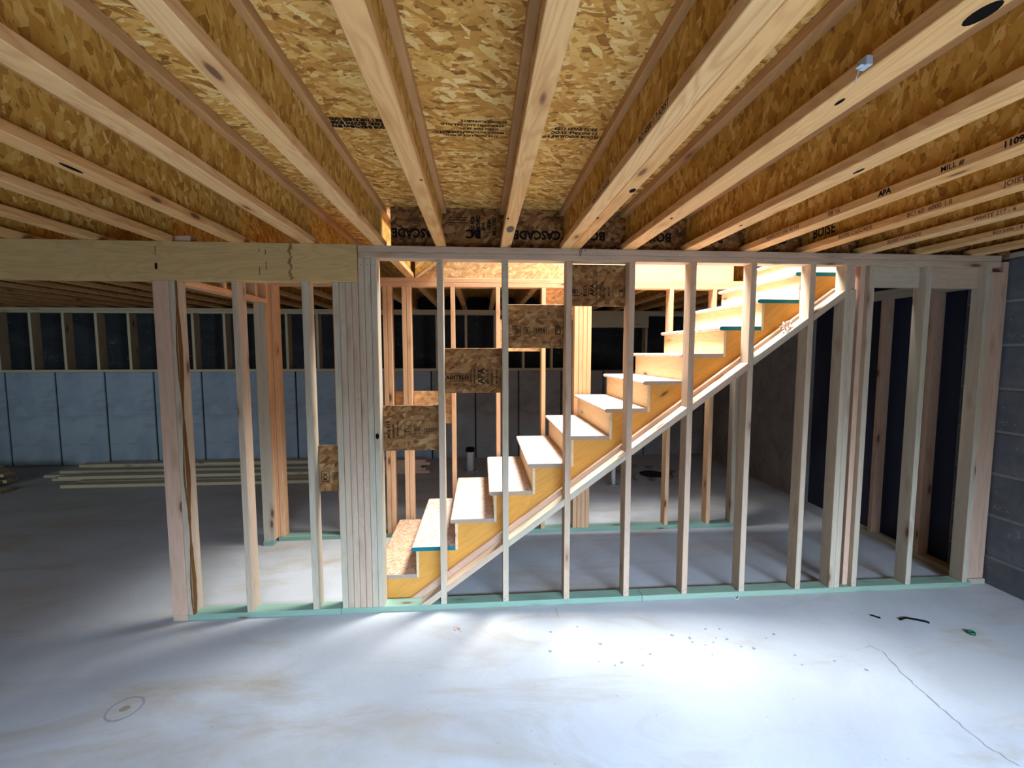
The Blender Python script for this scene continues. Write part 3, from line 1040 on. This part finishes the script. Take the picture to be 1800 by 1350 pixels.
# ------------------------------------------------------------------ doorway return at the left end of the second wall
dw = empty('doorway_frame', (-1.55, 1.1, 0), label='wide pale post with a flat orange-lit header above a doorway, standing behind the short frame', cat='door frame')
board('jack_post', -1.632, -1.543, 1.062, 1.062 + T, T, 2.10, W_STUD, dw, axis=2)
board('plate_block', -1.632, -1.545, 1.050, 1.105, 0, T, W_GREEN, dw, axis=0)
board('king_stud', -1.632, -1.543, 1.062 + T + 0.001, 1.062 + 2 * T, T, ZS, W_BOUNCE, dw, axis=2)
board('header', -1.632, -1.543, 0.095, 1.10, 2.101, 2.101 + T, W_BOUNCE, dw, axis=1)
for y in (0.5, 0.93):
    board('cripple_stud', -1.632, -1.543, y, y + T, 2.14, ZS, W_BOUNCE, dw, axis=2)
board('top_plate', -1.632, -1.543, 0.07, Y2 - 0.001, H - 2 * T, H - T - 0.001, W_BOUNCE, dw, axis=1)

# ------------------------------------------------------------------ pony wall on the concrete ledge
pw = empty('pony_wall', (-1, YB, LEDGE), label='low stud frame standing on the far concrete ledge', cat='wall frame')
PD = 0.14
board('sill_plate', -9.0, 1.98, YB, YB + PD, LEDGE, LEDGE + T, W_PONY, pw)
board('top_plate', -9.0, 3.9, YB, YB + PD, H - 2 * T, H - T - 0.001, W_PONY, pw)
board('top_plate', -9.0, 3.9, YB, YB + PD, H - T, H - 0.0005, W_PONY, pw)
x = 0.02 - 0.4494 * 19
while x < 2.0:
    if x < 1.95:
        board('stud', x, x + T, YB, YB + PD, LEDGE + T, ZS, W_PONY, pw, axis=2)
    x += 0.4494
board('jack_stud', 1.90, 1.90 + T, YB, YB + PD, LEDGE + T, ZS, W_PONY, pw, axis=2)
board('jack_stud', 1.945, 1.945 + T, YB, YB + PD, LEDGE + T, 2.07, W_PONY, pw, axis=2)
board('header', 1.945, 2.95, YB, YB + T, 2.112, ZS - 0.001, W_PONY, pw, axis=0)
board('header', 1.945, 2.95, YB, YB + PD, 2.072, 2.110, W_PONY, pw, axis=0)
board('jack_stud', 2.90, 2.90 + T, YB, YB + PD, LEDGE + T, 2.07, W_PONY, pw, axis=2)
board('sill_plate', 2.90, 3.9, YB, YB + PD, LEDGE, LEDGE + T, W_PONY, pw)

# ------------------------------------------------------------------ furring wall along the right wall
fu = empty('furring_wall', (3.85, 1.0, 0), label='stud frame standing along the dark right wall behind the front frame', cat='wall frame')
XF0, XF1 = 3.81, 3.899
board('top_plate', XF0, XF1, 0.10, Y2 - 0.002, 2.185, 2.185 + T, W_STUD, fu, axis=1)
board('top_plate', XF0, XF1, 0.10, Y2 - 0.002, 2.146, 2.146 + T, W_GREY, fu, axis=1)
board('bottom_plate', XF0, XF1, 0.10, Y2 - 0.002, 0, T, W_GREY, fu, axis=1)
for y in (0.42, 0.84):
    board('stud', XF0, XF1, y, y + T, T, 2.145, W_PINK, fu, axis=2)
cp = empty('corner_post', (3.86, 0.07, 0), label='reddish corner post between the front frame end and the block wall', cat='post')
board('post_ply', 3.745, 3.878, 0.045, 0.045 + T, T, H - 0.10, W_PINK, cp, axis=2)
board('post_ply', 3.880, 3.918, 0.045, 0.134, T, H - 0.03, W_PINK, cp, axis=2)
board('foot_block', 3.777, 3.918, 0.03, 0.13, 0, T, W_GREY, cp, axis=0)
sp = board('sill_plate', XR + 0.01, XR + 0.15, -5.1, 0.6, 2.33, 2.33 + T, W_GREY, None, axis=1)
tag(sp, 'flat wood plate lying on top of the block wall at upper right', 'sill plate')

rr_ = board('rim_board', XR + 0.07, XR + 0.10, -5.1, 1.1, 2.33 + T + 0.001, ZT - 0.001, O_RIM, None, axis=1)
tag(rr_, 'dark rim running back to front above the right block wall', 'rim board')

# ------------------------------------------------------------------ lumber on the floor at the back
def plank(x0, x1, y0, wd, z0, h, mat, label, group, rz=0.0):
    c = ((x0 + x1) / 2, y0 + wd / 2, z0 + h / 2)
    me = boxmesh(x1 - x0, wd, h, mat, 0.002)
    o = link('lumber_board', me, mat, None, c, Matrix.Rotation(rz, 3, 'Z'))
    tag(o, label, 'lumber', group)
    return o


G1 = 'long boards stacked along the far wall'
rows = [(-4.95, -1.65, 2.88, W_PONY), (-4.90, -1.6, 3.05, W_GREY), (-5.35, -1.7, 3.21, W_GREY), (-5.6, -1.75, 3.37, W_GREY), (-5.6, -1.7, 3.53, W_PONY), (-5.5, -1.5, 3.69, W_PONY)]
ordn = ['front board, its pale edge towards the room', 'second floor-level board from the front', 'third floor-level board from the front', 'fourth floor-level board from the front', 'fifth floor-level board from the front', 'floor-level board nearest the concrete wall']
for (xa, xb, y, mt), od in zip(rows, ordn):
    plank(xa, xb, y, 0.14, 0.0, T, mt, 'in the long stack by the far wall, ' + od, G1)
plank(-5.2, -1.7, 3.14, 0.14, T, T, W_PONY, 'front board of the second layer in the long stack by the far wall', G1, 0.004)
plank(-5.45, -1.5, 3.42, 0.14, T, T, W_GREY, 'middle board of the second layer in the long stack by the far wall', G1, -0.004)
plank(-5.3, -1.6, 3.62, 0.14, T, T, W_PONY, 'rear board of the second layer in the long stack by the far wall', G1, 0.003)
plank(-5.35, -1.3, 3.60, 0.14, 2 * T, T, W_PONY, 'topmost board of the long stack, against the far wall', G1)
G2 = 'short reddish boards stacked beyond the second wall'
od = ['lowest', 'second from bottom', 'third from bottom', 'fourth from bottom', 'topmost']
for k in range(5):
    plank(-1.12 + 0.05 * (k % 2), -0.45 - 0.06 * (k % 3), 3.22, 0.14, k * T, T, W_PINK, od[k] + ' reddish board in the front row of the stack behind the lower stairs', G2, 0.02 * (k % 2))
for k in range(4):
    plank(-1.15 + 0.04 * (k % 2), -0.52, 3.40, 0.14, k * T, T, W_PINK, ['lowest', 'second', 'third', 'topmost'][k] + ' reddish board in the rear row of the stack behind the lower stairs', G2)
G3 = 'board ends stacked at the left edge'
od = ['lowest', 'second', 'third', 'fourth', 'fifth', 'topmost']
for k in range(6):
    for q in range(2):
        plank(-8.4, [-6.02, -5.75, -5.95, -5.78, -5.85, -5.9][k] + 0.05 * q, 2.86 + 0.16 * q, 0.14, k * T, T, W_PONY if k % 2 else W_GREY,
              od[k] + ' board, ' + ('front' if q == 0 else 'rear') + ' row, in the stack at the left edge of the photo', G3)
plank(-8.0, -5.45, 2.66, 0.14, 0.0, T, W_PONY, 'single board on the floor before the left stack', G3, 0.03)

# pipes
pp = empty('drain_pipe', (0.11, 3.28, 0), label='wide white pipe stub with black cap rising from the rear floor', cat='pipe')
cyl('pipe_body', 0.11, 3.28, 0, 0.29, 0.052, PVC, pp)
cyl('cap', 0.11, 3.28, 0.285, 0.335, 0.060, BLACK, pp)
cyl('floor_collar', 0.11, 3.28, 0, 0.012, 0.10, C_GREY, pp)
pp2 = empty('drain_pipe', (1.93, 2.5, 0), label='thin white pipe stub under the stairs, beside the rubble', cat='pipe')
cyl('pipe_body', 1.93, 2.5, 0, 0.24, 0.026, PVC, pp2, hollow=0.004)
cyl('floor_collar', 1.93, 2.5, 0, 0.010, 0.07, C_GREY, pp2)
# rubble around a hole
pit = cyl('floor_hole', 2.62, 2.95, 0.0, 0.002, 0.17, SOIL, None)
tag(pit, 'dark hole in the rear floor with rubble around it', 'hole')
for k in range(11):
    bm = bmesh.new()
    bmesh.ops.create_icosphere(bm, subdivisions=1, radius=1)
    sx_, sy_, sz_ = random.uniform(0.03, 0.08), random.uniform(0.03, 0.07), random.uniform(0.02, 0.04)
    for v in bm.verts:
        v.co = Vector((v.co.x * sx_, v.co.y * sy_, v.co.z * sz_)) * random.uniform(0.75, 1.15)
    zmin = min(v.co.z for v in bm.verts)
    for v in bm.verts:
        v.co.z -= zmin
    me = bpy.data.meshes.new('chunk')
    bm.to_mesh(me)
    bm.free()
    a = 6.28 * k / 11
    o = link('concrete_chunk', me, RUBBLE, None, (2.60 + (0.34 + 0.06 * (k % 2)) * math.cos(a) - 0.05, 2.95 + (0.32 + 0.05 * (k % 2)) * math.sin(a), 0.0))
    tag(o, 'broken concrete chunk by the hole in the rear floor', 'rubble', 'rubble around the floor hole')

# ------------------------------------------------------------------ floor details
def disc(bm, x, y, rx, ry, z, seg=10, wob=0.0):
    vs = [bm.verts.new((x + rx * (1 + random.uniform(-wob, wob)) * math.cos(2 * math.pi * i / seg), y + ry * (1 + random.uniform(-wob, wob)) * math.sin(2 * math.pi * i / seg), z)) for i in range(seg)]
    bm.faces.new(vs)


def flat(name, bm, mat, parent=None):
    me = bpy.data.meshes.new(name + '_mesh')
    bm.to_mesh(me)
    bm.free()
    return link(name, me, mat, parent)


def unf(x, y, z=0.0):
    d = fw * FPX + rr * (x - 900) + uu * (675 - y)
    t = (z - CAM.z) / d.z
    return CAM + d * t


bm = bmesh.new()
for (x, y) in ((968, 1111), (1093, 1165), (1130, 1170), (1143, 1150), (1053, 1163), (1055, 1132), (1181, 1117), (1212, 1121), (1213, 1123), (1217, 1129), (1240, 1134), (1252, 1151), (1258, 1122), (1278, 1124), (1303, 1137), (1325, 1140), (1347, 1122), (1360, 1115), (1397, 1152), (1410, 1169), (1467, 1162), (1523, 1178), (1081, 1170), (1015, 1102), (1240, 1106), (1265, 1106), (1254, 1129), (1129, 1141), (967, 1145)):
    p = unf(x, y)
    s = random.uniform(0.005, 0.011)
    disc(bm, p.x, p.y, s, s * 0.9, 0.0012, 9, 0.2)
o = flat('spatter', bm, SPOT, floor)
o['kind'] = 'stuff'
bm = bmesh.new()
pts = [unf(x, y) for x, y in ((1495, 1143), (1530, 1136), (1552, 1145), (1572, 1168), (1590, 1188), (1612, 1208), (1640, 1232), (1668, 1256), (1700, 1283), (1735, 1312), (1765, 1330), (1800, 1352))]
pl = []
for a, b in zip(pts, pts[1:]):
    for k in range(4):
        pl.append(a.lerp(b, k / 4) + Vector((random.uniform(-0.006, 0.006), random.uniform(-0.006, 0.006), 0)))
prev = None
for i, p in enumerate(pl):
    ww = random.uniform(0.0015, 0.0045)
    a = bm.verts.new((p.x - ww, p.y, 0.001))
    b = bm.verts.new((p.x + ww, p.y, 0.001))
    if prev:
        bm.faces.new((prev[0], prev[1], b, a))
    prev = (a, b)
flat('crack', bm, CRK, floor)
# round patch in the slab
p = unf(219, 1246)
pat = empty('floor_patch', (p.x, p.y, 0), label='round flush patch set in the concrete floor at lower left', cat='floor patch')
bm = bmesh.new()
seg = 30
ri = [bm.verts.new((p.x + 0.066 * math.cos(2 * math.pi * i / seg), p.y + 0.066 * math.sin(2 * math.pi * i / seg), 0.0015)) for i in range(seg)]
ro = [bm.verts.new((p.x + (0.074 + random.uniform(-0.002, 0.002)) * math.cos(2 * math.pi * i / seg), p.y + (0.074 + random.uniform(-0.002, 0.002)) * math.sin(2 * math.pi * i / seg), 0.0015)) for i in range(seg)]
for i in range(seg):
    j = (i + 1) % seg
    bm.faces.new((ri[i], ro[i], ro[j], ri[j]))
flat('ring', bm, plain('ring_grey', (0.26, 0.26, 0.26), 0.9), pat)
bm = bmesh.new()
disc(bm, p.x, p.y, 0.022, 0.018, 0.0015, 14, 0.15)
flat('center_stain', bm, plain('patch_brown', (0.27, 0.22, 0.14), 0.9), pat)
# debris scraps
def scrap(pts, r, mat, label, cat='debris'):
    o = tube('floor_scrap', pts, r, mat)
    tag(o, label, cat)
    return o


q = unf(1608, 1091)
scrap([(q.x - 0.09, q.y + 0.01, 0.006), (q.x - 0.04, q.y + 0.02, 0.008), (q.x, q.y + 0.005, 0.007), (q.x + 0.05, q.y - 0.02, 0.006), (q.x + 0.06, q.y - 0.035, 0.006)], 0.006, BLACK, 'dark twisted scrap on the floor near the right end of the frame')
q = unf(1540, 1085)
scrap([(q.x - 0.02, q.y + 0.02, 0.004), (q.x + 0.015, q.y - 0.015, 0.004)], 0.005, BLACK, 'tiny dark sliver on the floor left of the twisted scrap')
q = unf(1707, 1114)
gc = empty('plastic_cap', (q.x, q.y, 0), label='small round green plastic cap on the floor at right', cat='cap')
cyl('cap_body', q.x, q.y, 0, 0.014, 0.020, GPLAST, gc, 18, 0.007)
q = unf(806, 1105)
shv = bmesh.new()
for k in range(6):
    rz = bmesh.ops.create_cube(shv, size=1)
    M = Matrix.Translation((q.x + random.uniform(-0.02, 0.02), q.y + random.uniform(-0.02, 0.02), 0.004)) @ Matrix.Rotation(random.uniform(0, 3), 4, 'Z')
    for v in rz['verts']:
        v.co = M @ Vector((v.co.x * 0.02, v.co.y * 0.008, v.co.z * 0.003))
me = bpy.data.meshes.new('flakes')
shv.to_mesh(me)
shv.free()
tag(link('wood_flake', me, SHAV), 'pinkish wood flake on the bright floor below the staircase foot', 'debris')
q = unf(1290, 1046)
ns = tube('bent_nail', [(q.x - 0.03, q.y - 0.01, 0.003), (q.x - 0.01, q.y - 0.06, 0.003), (q.x + 0.015, q.y - 0.03, 0.006), (q.x + 0.01, q.y + 0.02, 0.034), (q.x + 0.008, -0.004, 0.05)], 0.003, STEEL)
tag(ns, 'bent wire scrap leaning on the green bottom plate', 'nail')
q = unf(980, 1077)
sl = board('wood_sliver', q.x - 0.004, q.x + 0.003, q.y - 0.06, q.y + 0.05, 0, 0.003, W_GREY, None, 1, 0)
tag(sl, 'thin wood sliver on the floor before the bottom plate', 'debris')
